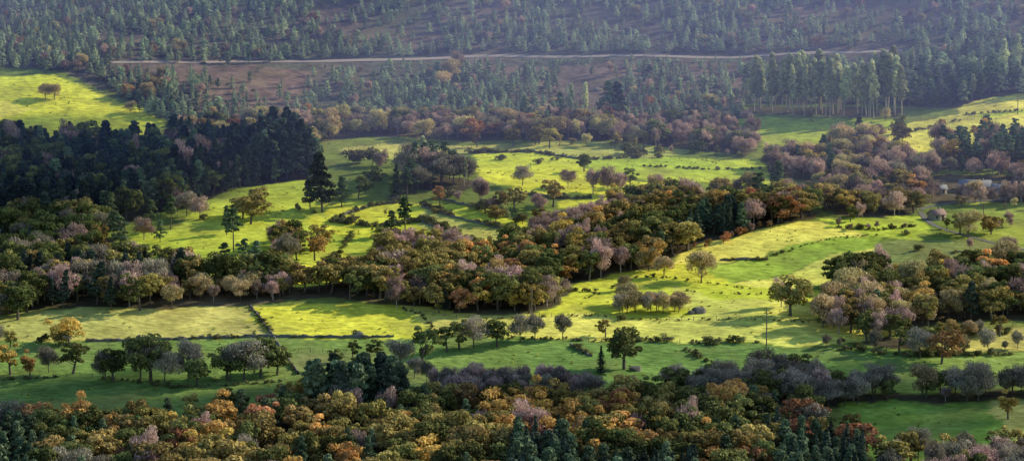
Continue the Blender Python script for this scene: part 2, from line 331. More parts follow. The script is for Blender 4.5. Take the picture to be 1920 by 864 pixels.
GAPS = [GP([(330, 128), (470, 122), (600, 135), (560, 205), (400, 210), (320, 185)]), GP([(900, 122), (1400, 118), (1400, 195), (1150, 215), (950, 185)]), GP([(560, 20), (760, 0), (830, 60), (640, 70)]), GP([(1080, 20), (1250, 10), (1300, 90), (1100, 80)]), GP([(1380, 95), (1900, 60), (1900, 20), (1500, 0), (1400, 60)])]
DENSE = [GP([(-280, -100), (100, 0), (200, 120), (220, 190), (120, 140), (-280, 130)]), GP([(310, 108), (620, 108), (890, 98), (890, 86), (310, 92)])]
TRK = GP([(210, 115), (600, 113), (760, 109), (900, 102), (1390, 104), (1700, 92), (1700, 118), (1390, 130), (1200, 128), (900, 128), (760, 136), (600, 140), (210, 140)])
TRK2 = GP([(210, 114), (600, 112), (760, 108), (900, 101), (1390, 103), (1700, 91), (1700, 101), (1390, 114), (1200, 112), (900, 112), (760, 119), (600, 123), (210, 125)])
HOLES = [GP([(1725, 422), (1790, 422), (1790, 385), (1725, 385)]), GP([(1740, 372), (1900, 372), (1900, 335), (1740, 335)])]
for zi, z in enumerate(ZONES):
    P = z['P']; sp = z['sp']; x0, y0 = P.min(0); x1, y1 = P.max(0)
    gx, gy = np.meshgrid(np.arange(x0, x1 + sp, sp), np.arange(y0, y1 + sp, sp * .87)); gx[1::2] += sp / 2
    X = (gx + R.uniform(-.48, .48, gx.shape) * sp).ravel(); Y = (gy + R.uniform(-.48, .48, gy.shape) * sp).ravel()
    k = inpoly(X + (vnoise(X, Y, 14, 11) - .5) * 8, Y + (vnoise(X, Y, 14, 12) - .5) * 10, P)
    for z2 in ZONES[zi + 1:]:
        if z2['over']: k &= ~inpoly(X, Y, z2['P'])
    if z['keep'] == 'hill':
        for z2 in ZONES[:-1]: k &= ~inpoly(X, Y, z2['P'])
        d = .50 + .85 * (vnoise(X, Y, 34, 3) - .28) + .4 * (vnoise(X, Y, 12, 4) - .5)
        for g in GAPS: d = np.where(inpoly(X, Y, g), d - .36, d)
        for g in DENSE: d = np.where(inpoly(X, Y, g), 1.0, d)
        d = np.where(inpoly(X, Y, TRK2), -1, d)
        k &= R.random(X.shape) < np.clip(d, .06, 1) * (d > -.9)
    elif z['keep']: k &= R.random(X.shape) < z['keep']
    else: k &= R.random(X.shape) < np.clip(.72 + .7 * vnoise(X, Y, 16, 20 + zi), 0, 1)
    for g in HOLES: k &= ~inpoly(X, Y, g)
    X = X[k]; Y = Y[k]; n = len(X); NT[0] += n
    ks = pickk(z['w'], n); cl = vnoise(X, Y, 22, zi)
    cn = vnoise(X, Y, 15, 40 + zi); names = list(z['w']); cw = np.cumsum([z['w'][q] for q in names]); cw = cw / cw[-1]
    rk = np.clip((cn - .5) * 1.5 + .5, 0, .999)
    fr_ = .45 if z['keep'] != 'hill' else .15
    ks = [names[int(np.searchsorted(cw, rk[i]))] if R.random() < fr_ else ks[i] for i in range(n)]
    hs = [z['h'][0] + (z['h'][1] - z['h'][0]) * np.clip(.85 * R.random() + .4 * cl[i] - .1, -.1, 1.15) for i in range(n)]
    if z['keep'] == 'hill':
        it = inpoly(X, Y, TRK); hs = [h * (.4 if it[i] else 1) for i, h in enumerate(hs)]
    hs = [h * (.3 if kk == 'bush' else 1) for h, kk in zip(hs, ks)]
    mass(z['name'], X, Y, ks, hs)
def line(name, pts, w, h, sp, jit=1.3, gap=.3):
    P = GP(pts); X = []; Y = []
    for a, b in zip(P[:-1], P[1:]):
        L = np.linalg.norm(b - a); n = max(1, int(L / sp))
        for i in range(n):
            p = a + (b - a) * (i + R.random()) / n + R.normal(size=2) * jit; X.append(p[0]); Y.append(p[1])
    X = np.array(X); Y = np.array(Y); k = vnoise(X, Y, 9, 77) > gap; X = X[k]; Y = Y[k]
    n = len(X); NT[0] += n
    mass(name, X, Y, pickk(w, n), list(R.uniform(h[0], h[1], n) * (.6 + .8 * vnoise(X, Y, 11, 78))))
HB = dict(bush=1)
line('hedgerow_trees', [(175, 706), (240, 712), (300, 718), (420, 716), (500, 708), (530, 700)], dict(greyt=.6, oakgreen=.4), (9, 13), 4.4, 1.6, .08)
line('hedgerow_trees', [(-150, 700), (0, 706), (70, 704), (155, 698)], dict(oakgreen=.5, greyt=.3, oakgold=.2), (10, 15), 5, 2, .1)
line('hedgerow_trees', [(-120, 645), (0, 640), (60, 648), (160, 652)], dict(oakolive=.4, oakgold=.3, greyt=.3), (5, 10), 6, 2)
line('hedgerow_trees', [(340, 782), (420, 790), (480, 775), (540, 770)], dict(oakolive=.5, oakgreen=.5), (8, 12), 6)
line('hedgerow_trees', [(1150, 292), (1300, 285), (1440, 300)], dict(mauve=.4, oakgreen=.3, bush=.4), (3, 7), 5)
line('hedgerow_trees', [(640, 690), (740, 700), (800, 712), (840, 735)], dict(greyt=.4, bush=.2, oakgreen=.4), (4, 8), 4)
line('hedgerow_trees', [(1700, 245), (1640, 265), (1600, 285)], dict(mauve=.6, oakgreen=.4), (6, 10), 5)
line('hedgerow_trees', [(1290, 475), (1360, 452), (1440, 425)], dict(oakrust=.5, mauve=.5), (2.5, 4), 3)
line('hedgerow_trees', [(830, 372), (900, 392), (960, 415), (1040, 432)], dict(mauve=.3, oakolive=.3, bush=.4), (3, 8), 4)
line('hedgerow_trees', [(700, 408), (760, 400), (820, 400)], dict(oakolive=.4, oakgreen=.6), (2, 5), 6)
line('hedgerow_trees', [(640, 300), (700, 310), (780, 315), (880, 330)], dict(mauve=.4, oakgreen=.4, bush=.2), (4, 9), 5)
line('hedgerow_trees', [(880, 275), (960, 272), (1090, 274), (1200, 280)], dict(mauve=.4, oakolive=.4, tant=.2), (4, 9), 6)
line('hedgerow_trees', [(1160, 352), (1260, 362), (1340, 372), (1440, 360)], dict(mauve=.5, tant=.2, oakolive=.3), (5, 10), 5)
line('hedgerow_trees', [(1520, 645), (1640, 662), (1760, 660), (1920, 655)], dict(greyt=.5, tant=.2, oakgreen=.3), (3, 9), 6)
line('hedgerow_trees', [(1740, 640), (1840, 630), (1920, 628)], dict(greyt=.4, tant=.3, oakolive=.3), (4, 9), 6)
line('hedgerow_trees', [(1560, 425), (1620, 430), (1700, 428)], dict(mauve=.6, bush=.4), (2, 4), 4)
line('hedgerow_trees', [(1590, 752), (1680, 760), (1800, 752), (1920, 760)], dict(greyt=.6, mauve=.4), (5, 10), 6)
line('hedgerow_trees', [(1900, 420), (1860, 440), (1820, 470), (1900, 490)], dict(mauve=.5, oakolive=.3, oakgreen=.2), (4, 9), 5)
line('hedgerow_trees', [(1790, 384), (1850, 388), (1920, 392), (2000, 395)], dict(mauve=.5, tant=.3, oakolive=.2), (3, 6), 5)
for pts, h, sp in [([(620, 415), (700, 425), (800, 415), (880, 450), (950, 475)], (1.5, 3.4), 1.5), ([(790, 385), (850, 405), (960, 432)], (1.2, 3), 1.4), ([(160, 640), (330, 636), (500, 631), (640, 632), (740, 631)], (.5, 1.5), 1.6), ([(470, 575), (490, 600), (510, 628), (535, 665), (560, 702)], (.8, 2), 1.4),
                   ([(830, 630), (960, 634), (1040, 636), (1200, 640), (1350, 648)], (.5, 1.8), 2), ([(900, 600), (1100, 592), (1300, 600), (1540, 606)], (.4, 1.2), 2.4), ([(1350, 488), (1440, 487)], (1, 1.8), 1.2), ([(1440, 482), (1500, 462), (1560, 447), (1650, 441)], (.4, 1.0), 1.6), ([(880, 288), (1000, 286), (1100, 300), (1240, 296)], (1, 2.6), 1.6),
                   ([(740, 572), (790, 590), (820, 628)], (.5, 1.4), 2), ([(0, 712), (150, 705), (330, 728), (560, 712)], (.7, 1.6), 1.8), ([(1280, 655), (1330, 680), (1380, 700)], (1, 2), 1.8), ([(1070, 648), (1110, 668)], (1, 2), 1.8), ([(640, 290), (740, 280), (800, 296)], (1, 2.4), 2), ([(1530, 425), (1640, 432), (1720, 425)], (.8, 2), 2), ([(1560, 655), (1700, 668), (1900, 665)], (1, 3), 2), ([(1730, 630), (1900, 625)], (1, 3), 2),
                   ([(1190, 635), (1260, 642), (1330, 640), (1420, 642)], (1, 2.6), 2.2), ([(820, 425), (870, 445), (930, 470)], (1, 2.6), 1.4), ([(700, 430), (780, 455)], (1, 2.5), 1.8), ([(1100, 560), (1190, 520), (1260, 522), (1360, 535), (1410, 543)], (.5, 1.4), 2), ([(1640, 300), (1700, 250), (1800, 225)], (.8, 2), 2), ([(1810, 215), (1920, 208)], (.8, 1.6), 2),
                   ([(640, 405), (700, 385), (760, 378)], (1, 2.4), 1.6), ([(960, 360), (1040, 372), (1110, 372)], (1, 2.2), 1.6), ([(1060, 545), (1160, 548), (1240, 560)], (.5, 1.5), 2), ([(1280, 545), (1420, 552), (1530, 556)], (.4, 1.2), 2), ([(1200, 312), (1320, 318), (1450, 316)], (.8, 1.8), 2), ([(660, 440), (640, 470), (610, 500)], (1, 2.4), 1.8)]:
    line('hedge', pts, HB, h, sp, .45, .22)
XY = GP([(300, 476), (310, 480), (640, 412), (655, 418), (665, 412), (1030, 290), (1045, 300), (1055, 292), (740, 372), (1310, 585), (1165, 600), (670, 628), (380, 412), (560, 395), (590, 400), (1580, 640), (1250, 640), (1340, 645), (80, 640), (260, 640), (1010, 308), (1035, 300), (1280, 565), (1180, 560), (1770, 262), (1700, 440), (1720, 470), (1790, 475), (1850, 480), (940, 300)])
mass('gorse_bushes', XY[:, 0], XY[:, 1], ['bush'] * len(XY), list(R.uniform(1.5, 3.5, len(XY))))
X = R.uniform(-330, 330, 26000); Y = R.uniform(740, 1380, 26000)
k = R.random(26000) < (.05 + .9 * sst((vnoise(X, Y, 18, 91) - .4) * 2) * sst((vnoise(X, Y, 5, 92) - .2) * 1.6))
for z in ZONES: k &= ~inpoly(X, Y, z['P'])
X = X[k]; Y = Y[k]
mass('meadow_tussocks', X, Y, ['tuss'] * len(X), list(R.uniform(.22, .6, len(X))))
SING = [(790, 688, 'oakgreen', 15), (752, 690, 'greyt', 11), (710, 672, 'oakgreen', 7), (662, 672, 'oakgreen', 7), (838, 660, 'oakgreen', 10), (862, 655, 'oakgreen', 11.5), (888, 652, 'greyt', 11), (932, 650, 'oakgreen', 10.5), (975, 642, 'greyt', 10), (1003, 638, 'greyt', 9.5), (1055, 635, 'greyt', 9), (1135, 632, 'oakolive', 7), (1170, 692, 'oakgreen', 15.5), (1127, 700, 'fir', 9),
        (605, 398, 'dpine', 25), (582, 392, 'dpine', 13), (640, 388, 'pine', 13), (672, 372, 'oakgreen', 10), (743, 372, 'fir', 14), (700, 350, 'oakgreen', 9), (715, 320, 'mauve', 9), (966, 398, 'oakolive', 11), (905, 382, 'mauve', 11), (1037, 388, 'oakolive', 12), (980, 348, 'greyt', 9), (1065, 352, 'mauve', 9), (1095, 322, 'oakgreen', 9), (1112, 364, 'mauve', 12), (1140, 364, 'mauve', 13), (1163, 366, 'mauve', 11),
        (1182, 352, 'oakgreen', 9), (1030, 278, 'oakolive', 10), (1190, 274, 'greyt', 10), (1098, 226, 'euc', 18), (1070, 228, 'euc', 18), (1145, 232, 'pine', 21), (1160, 232, 'dpine', 20), (1052, 230, 'pine', 15), (1315, 528, 'tant', 12), (1245, 518, 'tant', 8), (1216, 508, 'tant', 9), (1482, 592, 'oakolive', 15), (1465, 575, 'mauve', 10), (1170, 545, 'tant', 6), (438, 472, 'tpine', 17), (425, 440, 'pine', 12), (470, 420, 'oakolive', 13), (482, 402, 'oakolive', 12), (455, 410, 'oakgreen', 10), (300, 455, 'pine', 9), (285, 440, 'tpine', 14), (320, 430, 'tpine', 14), (270, 450, 'mauve', 10), (226, 492, 'tpine', 18), (212, 470, 'tpine', 16), (360, 508, 'tpine', 7), (422, 520, 'tpine', 13), (458, 518, 'tpine', 14), (480, 510, 'pine', 12), (405, 512, 'mauve', 8), (590, 488, 'oakgold', 11), (375, 410, 'mauve', 10), (350, 405, 'greyt', 11), (330, 400, 'mauve', 11),
        (540, 500, 'greyt', 13), (860, 585, 'oakrust', 9), (835, 582, 'fir', 9), (245, 212, 'tant', 6), (85, 186, 'tant', 8), (102, 187, 'tant', 8), (1765, 682, 'oakrust', 12), (1725, 672, 'greyt', 11), (1612, 262, 'dpine', 11), (1690, 270, 'oakolive', 10), (1460, 362, 'pine', 14), (1420, 395, 'tpine', 16), (825, 385, 'oakrust', 9), (760, 440, 'tpine', 15), (735, 445, 'pine', 11), (1595, 415, 'oakgreen', 7), (1840, 282, 'oakgold', 14), (1890, 785, 'oakgold', 9), (1800, 440, 'oakolive', 10), (1775, 430, 'oakgreen', 5), (1815, 445, 'tant', 11), (845, 150, 'tant', 11), (830, 165, 'tant', 9), (858, 132, 'mauve', 11), (1400, 165, 'pine', 12), (1825, 180, 'pine', 17), (1855, 175, 'tpine', 19), (1880, 160, 'euc', 22), (1905, 150, 'euc', 22), (985, 225, 'pine', 12), (940, 400, 'oakolive', 10), (1600, 600, 'oakgold', 12), (130, 650, 'oakgold', 11), (1880, 590, 'oakgold', 10), (1400, 232, 'mauve', 8), (1660, 228, 'tant', 7), (1520, 226, 'oakgreen', 5), (1640, 610, 'pine', 13), (1820, 600, 'dpine', 14), (900, 380, 'mauve', 12), (1010, 400, 'mauve', 9), (930, 418, 'oakolive', 8)]
pp = GP([(s[0], s[1]) for s in SING])
for (u, v, k, h), p in zip(SING, pp):
    nm, bh = random.choice(lib[k]); me, lab = LIBMESH[nm]; s = h / bh
    addobj(lab, me, (p[0], p[1], float(H(p[0], p[1]))), random.random() * 6.28, (s * random.uniform(.95, 1.2), s * random.uniform(.95, 1.2), s))

# ------------------------------------------------------------------ ground sheet
def axis(a, b, st, far0, far1):
    c = list(np.arange(a, b + st, st)); s = st; x = c[-1]
    while x < far1: s *= 1.18; x += s; c.append(x)
    s = st; x = c[0]; L = []
    while x > far0: s *= 1.18; x -= s; L.append(x)
    return np.array(L[::-1] + c)
xs = axis(-340, 340, 1.6, -5000, 5000); ys = axis(690, 1560, 1.6, -1500, 6000)
GX, GY = np.meshgrid(xs, ys); gx = GX.ravel(); gy = GY.ravel(); gz = H(gx, gy)
nx, ny = len(xs), len(ys); ii = (np.arange(ny - 1)[:, None] * nx + np.arange(nx - 1)).ravel()
col = np.tile(np.array([.22, .27, .06]), (len(gx), 1))
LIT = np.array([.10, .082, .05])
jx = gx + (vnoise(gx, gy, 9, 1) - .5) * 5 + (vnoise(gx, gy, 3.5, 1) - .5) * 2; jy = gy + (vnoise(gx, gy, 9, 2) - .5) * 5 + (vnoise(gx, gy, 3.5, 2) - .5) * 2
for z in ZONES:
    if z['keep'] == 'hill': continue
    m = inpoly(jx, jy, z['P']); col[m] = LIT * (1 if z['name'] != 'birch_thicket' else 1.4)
hm = inpoly(jx, jy, ZONES[-1]['P']) | (gy > 1500)
hn = vnoise(gx, gy, 25, 5)[:, None]; hn2 = vnoise(gx, gy, 7, 6)[:, None]; hn3 = vnoise(gx, gy, 2.6, 7)[:, None]
hc = np.array([.15, .11, .10]) * (1 - hn) + np.array([.11, .115, .08]) * hn
hc = hc * (.5 + .5 * hn2 + .6 * hn3)
col[hm] = hc[hm]
for g in GAPS[:2]:
    m = inpoly(jx, jy, g); col[m] = (np.array([.21, .145, .125]) * (.45 + .55 * hn2 + .6 * hn3))[m]
BR = (.74, .74, .08); YE = (.88, .80, .16); GRN = (.54, .62, .08); SHADE_GRN = (.22, .33, .08); OL = (.60, .56, .15)  # front-field green is darkened: their shade is put into the grass colour
FIELDS = [([(-280, 575), (75, 582), (250, 578), (480, 572), (475, 600), (510, 630), (330, 636), (160, 640), (-280, 650)], OL), ([(470, 575), (740, 568), (800, 600), (820, 632), (510, 630), (475, 600)], BR), ([(740, 568), (900, 590), (1130, 585), (1280, 595), (1530, 602), (1700, 622), (1560, 650), (1350, 642), (1040, 636), (820, 632)], YE),
          ([(-280, 650), (160, 640), (500, 632), (820, 632), (1040, 637), (1350, 645), (1560, 652), (1560, 730), (1100, 735), (830, 735), (560, 770), (340, 825), (-280, 815)], SHADE_GRN), ([(560, 662), (740, 657), (830, 700), (800, 735), (600, 760), (560, 702)], (.26, .34, .10)), ([(0, 712), (150, 705), (330, 728), (560, 712), (560, 770), (340, 825), (-280, 815), (-280, 712)], (.19, .28, .07)),
          ([(1000, 590), (1060, 565), (1070, 535), (1150, 514), (1240, 506), (1260, 490), (1350, 510), (1380, 530), (1500, 540), (1540, 545), (1530, 600), (1300, 597), (1130, 590)], BR), ([(1270, 530), (1330, 560), (1500, 565), (1530, 600), (1290, 597)], YE),
          ([(1265, 495), (1275, 475), (1330, 455), (1440, 425), (1500, 416), (1600, 426), (1660, 440), (1560, 447), (1450, 470), (1420, 488), (1300, 494)], YE), ([(1300, 500), (1430, 485), (1480, 460), (1560, 447), (1660, 440), (1640, 462), (1560, 477), (1450, 520), (1380, 530), (1340, 515)], (.42, .55, .08)), ([(1380, 532), (1450, 521), (1560, 478), (1640, 462), (1720, 455), (1700, 480), (1570, 530), (1500, 545)], YE),
          ([(1520, 412), (1720, 405), (1740, 430), (1720, 455), (1640, 440), (1560, 425)], GRN), ([(1640, 455), (1800, 450), (2150, 470), (2150, 500), (1820, 515), (1640, 500)], (.30, .33, .11)),
          ([(230, 505), (240, 440), (330, 430), (370, 380), (450, 352), (575, 338), (590, 380), (620, 400), (720, 430), (690, 470), (600, 500), (480, 515), (380, 540), (330, 512)], GRN), ([(430, 520), (600, 490), (690, 470), (680, 520), (560, 540)], BR), ([(580, 400), (720, 430), (690, 450), (590, 430)], BR),
          ([(590, 380), (740, 375), (900, 390), (1050, 430), (960, 470), (900, 465), (800, 460), (720, 430), (620, 405)], BR), ([(790, 388), (850, 408), (960, 434), (940, 465), (850, 450), (780, 420)], OL),
          ([(640, 280), (740, 268), (900, 275), (1000, 265), (1200, 268), (1300, 285), (1220, 300), (1100, 298), (900, 285), (800, 296), (660, 300)], OL), ([(880, 288), (1000, 285), (1090, 300), (1100, 330), (1060, 370), (960, 360), (900, 335)], BR), ([(1080, 330), (1260, 345), (1190, 370), (1100, 400), (1050, 390)], BR), ([(1100, 300), (1240, 296), (1440, 300), (1450, 330), (1430, 350), (1250, 340), (1110, 325)], GRN),
          ([(1200, 240), (1410, 220), (1700, 222), (1640, 245), (1560, 268), (1540, 295), (1450, 290), (1400, 240), (1260, 236)], GRN), ([(1620, 250), (1700, 232), (1800, 215), (1810, 195), (1860, 182), (2170, 165), (2170, 280), (1860, 270), (1760, 280), (1700, 290), (1640, 270)], YE), ([(1830, 215), (2100, 190), (2100, 200), (1840, 222)], GRN), ([(1800, 380), (2150, 385), (2150, 470), (1850, 450), (1800, 430)], (.34, .40, .08)),
          ([(-280, 120), (-100, 140), (0, 143), (100, 143), (160, 160), (240, 195), (315, 225), (300, 245), (240, 258), (150, 275), (-280, 262)], BR), ([(-280, 200), (30, 195), (60, 205), (0, 225), (-280, 225)], YE),
          ([(1570, 752), (1850, 752), (1900, 785), (1920, 840), (1760, 855), (1650, 880), (1600, 810)], (.28, .42, .07)), ([(1850, 752), (2150, 752), (2150, 840), (1900, 835)], OL), ([(1560, 652), (1720, 660), (2150, 650), (2150, 735), (1560, 730)], (.24, .34, .08)), ([(1700, 622), (2150, 605), (2150, 650), (1720, 655)], OL)]
for P, c in FIELDS:
    m = inpoly(jx, jy, GP(P)); col[m] = c
fv = vnoise(gx, gy, 45, 8)[:, None]; col = col * (1 + (fv - .5) * np.array([.4, .22, .2]))
m0 = mesh_from('ground', np.stack([gx, gy, gz], 1), np.stack([ii, ii + 1, ii + nx + 1, ii + nx], 1), smooth=True)
ca = m0.attributes.new('landcover', 'FLOAT_COLOR', 'POINT'); ca.data.foreach_set('color', np.concatenate([col, np.ones((len(col), 1))], 1).astype(np.float32).ravel())
gm, nt, N, L = newmat('meadow_and_soil'); out = N.new('ShaderNodeOutputMaterial'); d = N.new('ShaderNodeBsdfDiffuse')
at = N.new('ShaderNodeAttribute'); at.attribute_name = 'landcover'; ge = N.new('ShaderNodeNewGeometry')
def noise(scale, det, sc=(1, 1, 1)):
    mp = N.new('ShaderNodeMapping'); mp.inputs['Scale'].default_value = sc; L.new(ge.outputs['Position'], mp.inputs[0])
    n = N.new('ShaderNodeTexNoise'); n.inputs['Scale'].default_value = scale; n.inputs['Detail'].default_value = det; L.new(mp.outputs[0], n.inputs['Vector']); return n
def mr(src, a, b, lo=.3, hi=.7):
    m = N.new('ShaderNodeMapRange'); m.inputs[1].default_value = lo; m.inputs[2].default_value = hi; m.inputs[3].default_value = a; m.inputs[4].default_value = b; L.new(src, m.inputs[0]); return m
def mul(a, b):
    m = N.new('ShaderNodeVectorMath'); m.operation = 'MULTIPLY'; L.new(a, m.inputs[0]); L.new(b, m.inputs[1]); return m
n1 = noise(.09, 6); n2 = noise(.55, 4, (.5, 1, 1)); n3 = noise(.035, 5)
c1 = mul(at.outputs['Color'], mr(n1.outputs[0], .72, 1.2).outputs[0]); c2 = mul(c1.outputs[0], mr(n2.outputs[0], .66, 1.22).outputs[0])
brn = N.new('ShaderNodeMix'); brn.data_type = 'RGBA'; brn.inputs[7].default_value = (.24, .20, .09, 1); L.new(mr(n3.outputs[0], 0, .45, .5, .72).outputs[0], brn.inputs[0]); L.new(c2.outputs[0], brn.inputs[6])
L.new(brn.outputs[2], d.inputs[0]); bp = N.new('ShaderNodeBump'); bp.inputs['Strength'].default_value = .9; bp.inputs['Distance'].default_value = .7; L.new(n2.outputs[0], bp.inputs['Height']); L.new(bp.outputs[0], d.inputs['Normal']); L.new(d.outputs[0], out.inputs[0])
m0.materials.append(gm); addobj('ground', m0)

# ------------------------------------------------------------------ tracks
def ribbon(name, pts, w, mat, lift=.12):
    P = GP(pts); Q = []
    for a, b in zip(P[:-1], P[1:]):
        n = max(2, int(np.linalg.norm(b - a) / 2.5)); Q += [a + (b - a) * i / n for i in range(n)]
    Q.append(P[-1]); Q = np.array(Q); k = np.ones(7) / 7
    if len(Q) > 12: Q = np.stack([np.convolve(np.pad(Q[:, i], 3, mode='edge'), k, mode='valid') for i in (0, 1)], 1)
    T = np.gradient(Q, axis=0); T /= np.linalg.norm(T, axis=1, keepdims=True); S = np.stack([-T[:, 1], T[:, 0]], 1)
    V = []
    for o in (-.5, 0, .5):
        q = Q + S * o * w; V.append(np.stack([q[:, 0], q[:, 1], H(q[:, 0], q[:, 1]) + lift], 1))
    n = len(Q); V = np.concatenate(V); i = np.arange(n - 1)
    F = np.concatenate([np.stack([i, i + 1, i + n + 1, i + n], 1), np.stack([i + n, i + n + 1, i + 2 * n + 1, i + 2 * n], 1)])
    return addobj(name, mesh_from(name, V, F[:, ::-1].copy(), [mat], smooth=True))
dirt = simplemat('dirt_track_soil', (.46, .37, .36), (.32, .25, .25), .4); asph = simplemat('lane_surface', (.20, .19, .18), (.13, .12, .11), .5)
ribbon('hillside_track', [(200, 118), (310, 117), (450, 115), (600, 116), (760, 112), (900, 105), (1050, 107), (1200, 105), (1390, 108), (1500, 100), (1700, 95)], 3.4, dirt, .2)
ribbon('country_lane', [(1725, 395), (1735, 412), (1760, 428), (1810, 442), (1860, 456), (1930, 470), (2050, 480)], 2.6, asph)
ribbon('farm_track', [(1900, 374), (1860, 376), (1800, 378), (1735, 387), (1725, 395)], 2.2, asph)
# ------------------------------------------------------------------ walls, fences
stone = simplemat('dry_stone', (.24, .22, .19), (.10, .09, .075), 1.2, bump=.8); wood = simplemat('weathered_wood', (.24, .20, .16), (.14, .11, .09), 4)
def drywall(pts, h=1.0, w=.6):
    P = GP(pts); Q = []
    for a, b in zip(P[:-1], P[1:]):
        n = max(1, int(np.linalg.norm(b - a) / 1.2)); Q += [a + (b - a) * i / n for i in range(n)]
    Q = np.array(Q + [P[-1]]) + R.normal(size=(len(Q) + 1, 2)) * .15
    T = np.gradient(Q, axis=0); T /= np.linalg.norm(T, axis=1, keepdims=True); S = np.stack([-T[:, 1], T[:, 0]], 1); z = H(Q[:, 0], Q[:, 1]); n = len(Q)
    hh = h * R.uniform(.45, 1.1, n); prof = [(-.5, -.3, 0), (-.4, 0, 1), (.4, 0, 1), (.5, -.3, 0)]
    V = np.concatenate([np.stack([Q[:, 0] + S[:, 0] * o * w, Q[:, 1] + S[:, 1] * o * w, z + b + t * hh * R.uniform(.9, 1.1, n)], 1) for o, b, t in prof]); i = np.arange(n - 1)
    F = np.concatenate([np.stack([i + a * n, i + 1 + a * n, i + 1 + (a + 1) * n, i + (a + 1) * n], 1) for a in range(3)])
    addobj('dry_stone_wall', mesh_from('dry_stone_wall', V, F, [stone]))
for w_ in [[(470, 575), (490, 600), (510, 628), (535, 665), (560, 702)], [(160, 640), (330, 636), (500, 631), (740, 631)], [(790, 388), (850, 408), (960, 434)], [(800, 420), (880, 452), (950, 478)], [(880, 288), (1000, 285), (1100, 300)], [(1350, 488), (1440, 487)], [(1070, 648), (1110, 668)], [(820, 372), (900, 392)], [(760, 410), (800, 420)], [(640, 405), (700, 385), (760, 378)], [(960, 360), (1040, 372), (1110, 372)]]:
    drywall(w_)
def fence(pts, sp=4):
    P = GP(pts); t = TB(5); prev = None
    for a, b in zip(P[:-1], P[1:]):
        n = max(1, int(np.linalg.norm(b - a) / sp))
        for i in range(n):
            p = a + (b - a) * i / n; z = float(H(p[0], p[1])); h = 1.35 + R.normal() * .1
            t.tube((p[0], p[1], z - .3), (p[0] + R.normal() * .08, p[1], z + h), .11, .09, 4)
            if prev is not None:
                for q in (.5, 1.1): t.tube((prev[0], prev[1], prev[2] + q), (p[0], p[1], z + q), .02, .02, 3)
            prev = (p[0], p[1], z)
    addobj('wooden_fence', t.done('wooden_fence', [wood, wood]))
for f in [[(740, 572), (790, 588), (900, 600), (1100, 592), (1300, 600), (1540, 606)], [(820, 630), (960, 634), (1200, 640), (1350, 648)], [(1560, 655), (1740, 665), (1920, 660)], [(0, 712), (150, 705), (330, 728), (560, 712)], [(640, 282), (740, 270), (900, 276)], [(1700, 622), (1920, 612)], [(1190, 298), (1440, 301)], [(1600, 285), (1660, 262), (1800, 228), (1920, 205)], [(560, 660), (740, 655), (820, 640)]]:
    fence(f)
def pole(u, v, h):
    p = GP([(u, v)])[0]; t = TB(3); t.tube((0, 0, -1), (0, 0, h), .24, .17, 8); t.tube((-1, 0, h - .8), (1, 0, h - .8), .09, .09, 4); t.tube((-.6, 0, h - 1.8), (0, 0, h - .9), .04, .04, 4)
    for x in (-.9, 0, .9): t.tube((x, 0, h - .75 if x else h), (x, 0, h - .4 if x else h + .3), .07, .05, 6)
    addobj('utility_pole', t.done('utility_pole', [wood, wood]), (p[0], p[1], float(H(p[0], p[1]))), .5)
for a in [(997, 592, 10), (1437, 650, 13), (1843, 432, 10), (1537, 88, 14), (1908, 214, 9)]: pole(*a)
def boulder(u, v, r, seed):
    p = GP([(u, v)])[0]; bpy.ops.mesh.primitive_ico_sphere_add(subdivisions=3, radius=r); o = bpy.context.object; o.name = 'boulder'; rr = np.random.default_rng(seed)
    D = rr.normal(size=(10, 3)); D /= np.linalg.norm(D, axis=1, keepdims=True); off = rr.uniform(.55, .9, 10) * r
    for vtx in o.data.vertices:
        c = np.array(vtx.co)
        for dd, oo in zip(D, off):
            e = c @ dd - oo
            if e > 0: c = c - dd * e * .85
        vtx.co = c * np.array([1.3, 1, .8])
    o.data.materials.append(stone); o.location = (p[0], p[1], float(H(p[0], p[1])) + r * .2)
for i, a in enumerate([(1310, 586, 2.2), (1296, 588, 1.3), (672, 629, 1.5), (1192, 694, 1.8), (740, 374, 2.0), (690, 424, 1), (1660, 606, 1.4), (830, 22, 3), (850, 362, 2), (1880, 480, 1.5), (1905, 492, 1.3), (500, 60, 2.5), (1180, 60, 2.6), (1000, 150, 2), (1120, 170, 1.8), (1290, 150, 2.2), (1050, 190, 1.6), (1220, 130, 1.8), (690, 40, 2.2), (1330, 70, 2.2)]): boulder(*a, i)
white = simplemat('rendered_wall', (.62, .58, .52), (.46, .42, .38), .8); slate = simplemat('slate_roof', (.30, .30, .34), (.19, .19, .22), 1.5); tile = simplemat('clay_tile_roof', (.34, .22, .20), (.22, .15, .14), 1.5)
granite = simplemat('granite_wall', (.36, .33, .28), (.22, .20, .17), 1.3); glass = simplemat('window_glass', (.04, .05, .06), (.03, .03, .04), 1, .15, 0); doorm = simplemat('door_wood', (.14, .07, .04), None, 3)
def box(name, c, s, mat, par):
    x, y, z = c; a, b, d = s[0] / 2, s[1] / 2, s[2] / 2
    V = [(x + i * a, y + j * b, z + k * d) for k in (-1, 1) for i, j in ((-1, -1), (1, -1), (1, 1), (-1, 1))]
    F = np.array([(0, 3, 2, 1), (4, 5, 6, 7), (0, 1, 5, 4), (1, 2, 6, 5), (2, 3, 7, 6), (3, 0, 4, 7)])
    return addobj(name, mesh_from(name, V, F, [mat]), parent=par)
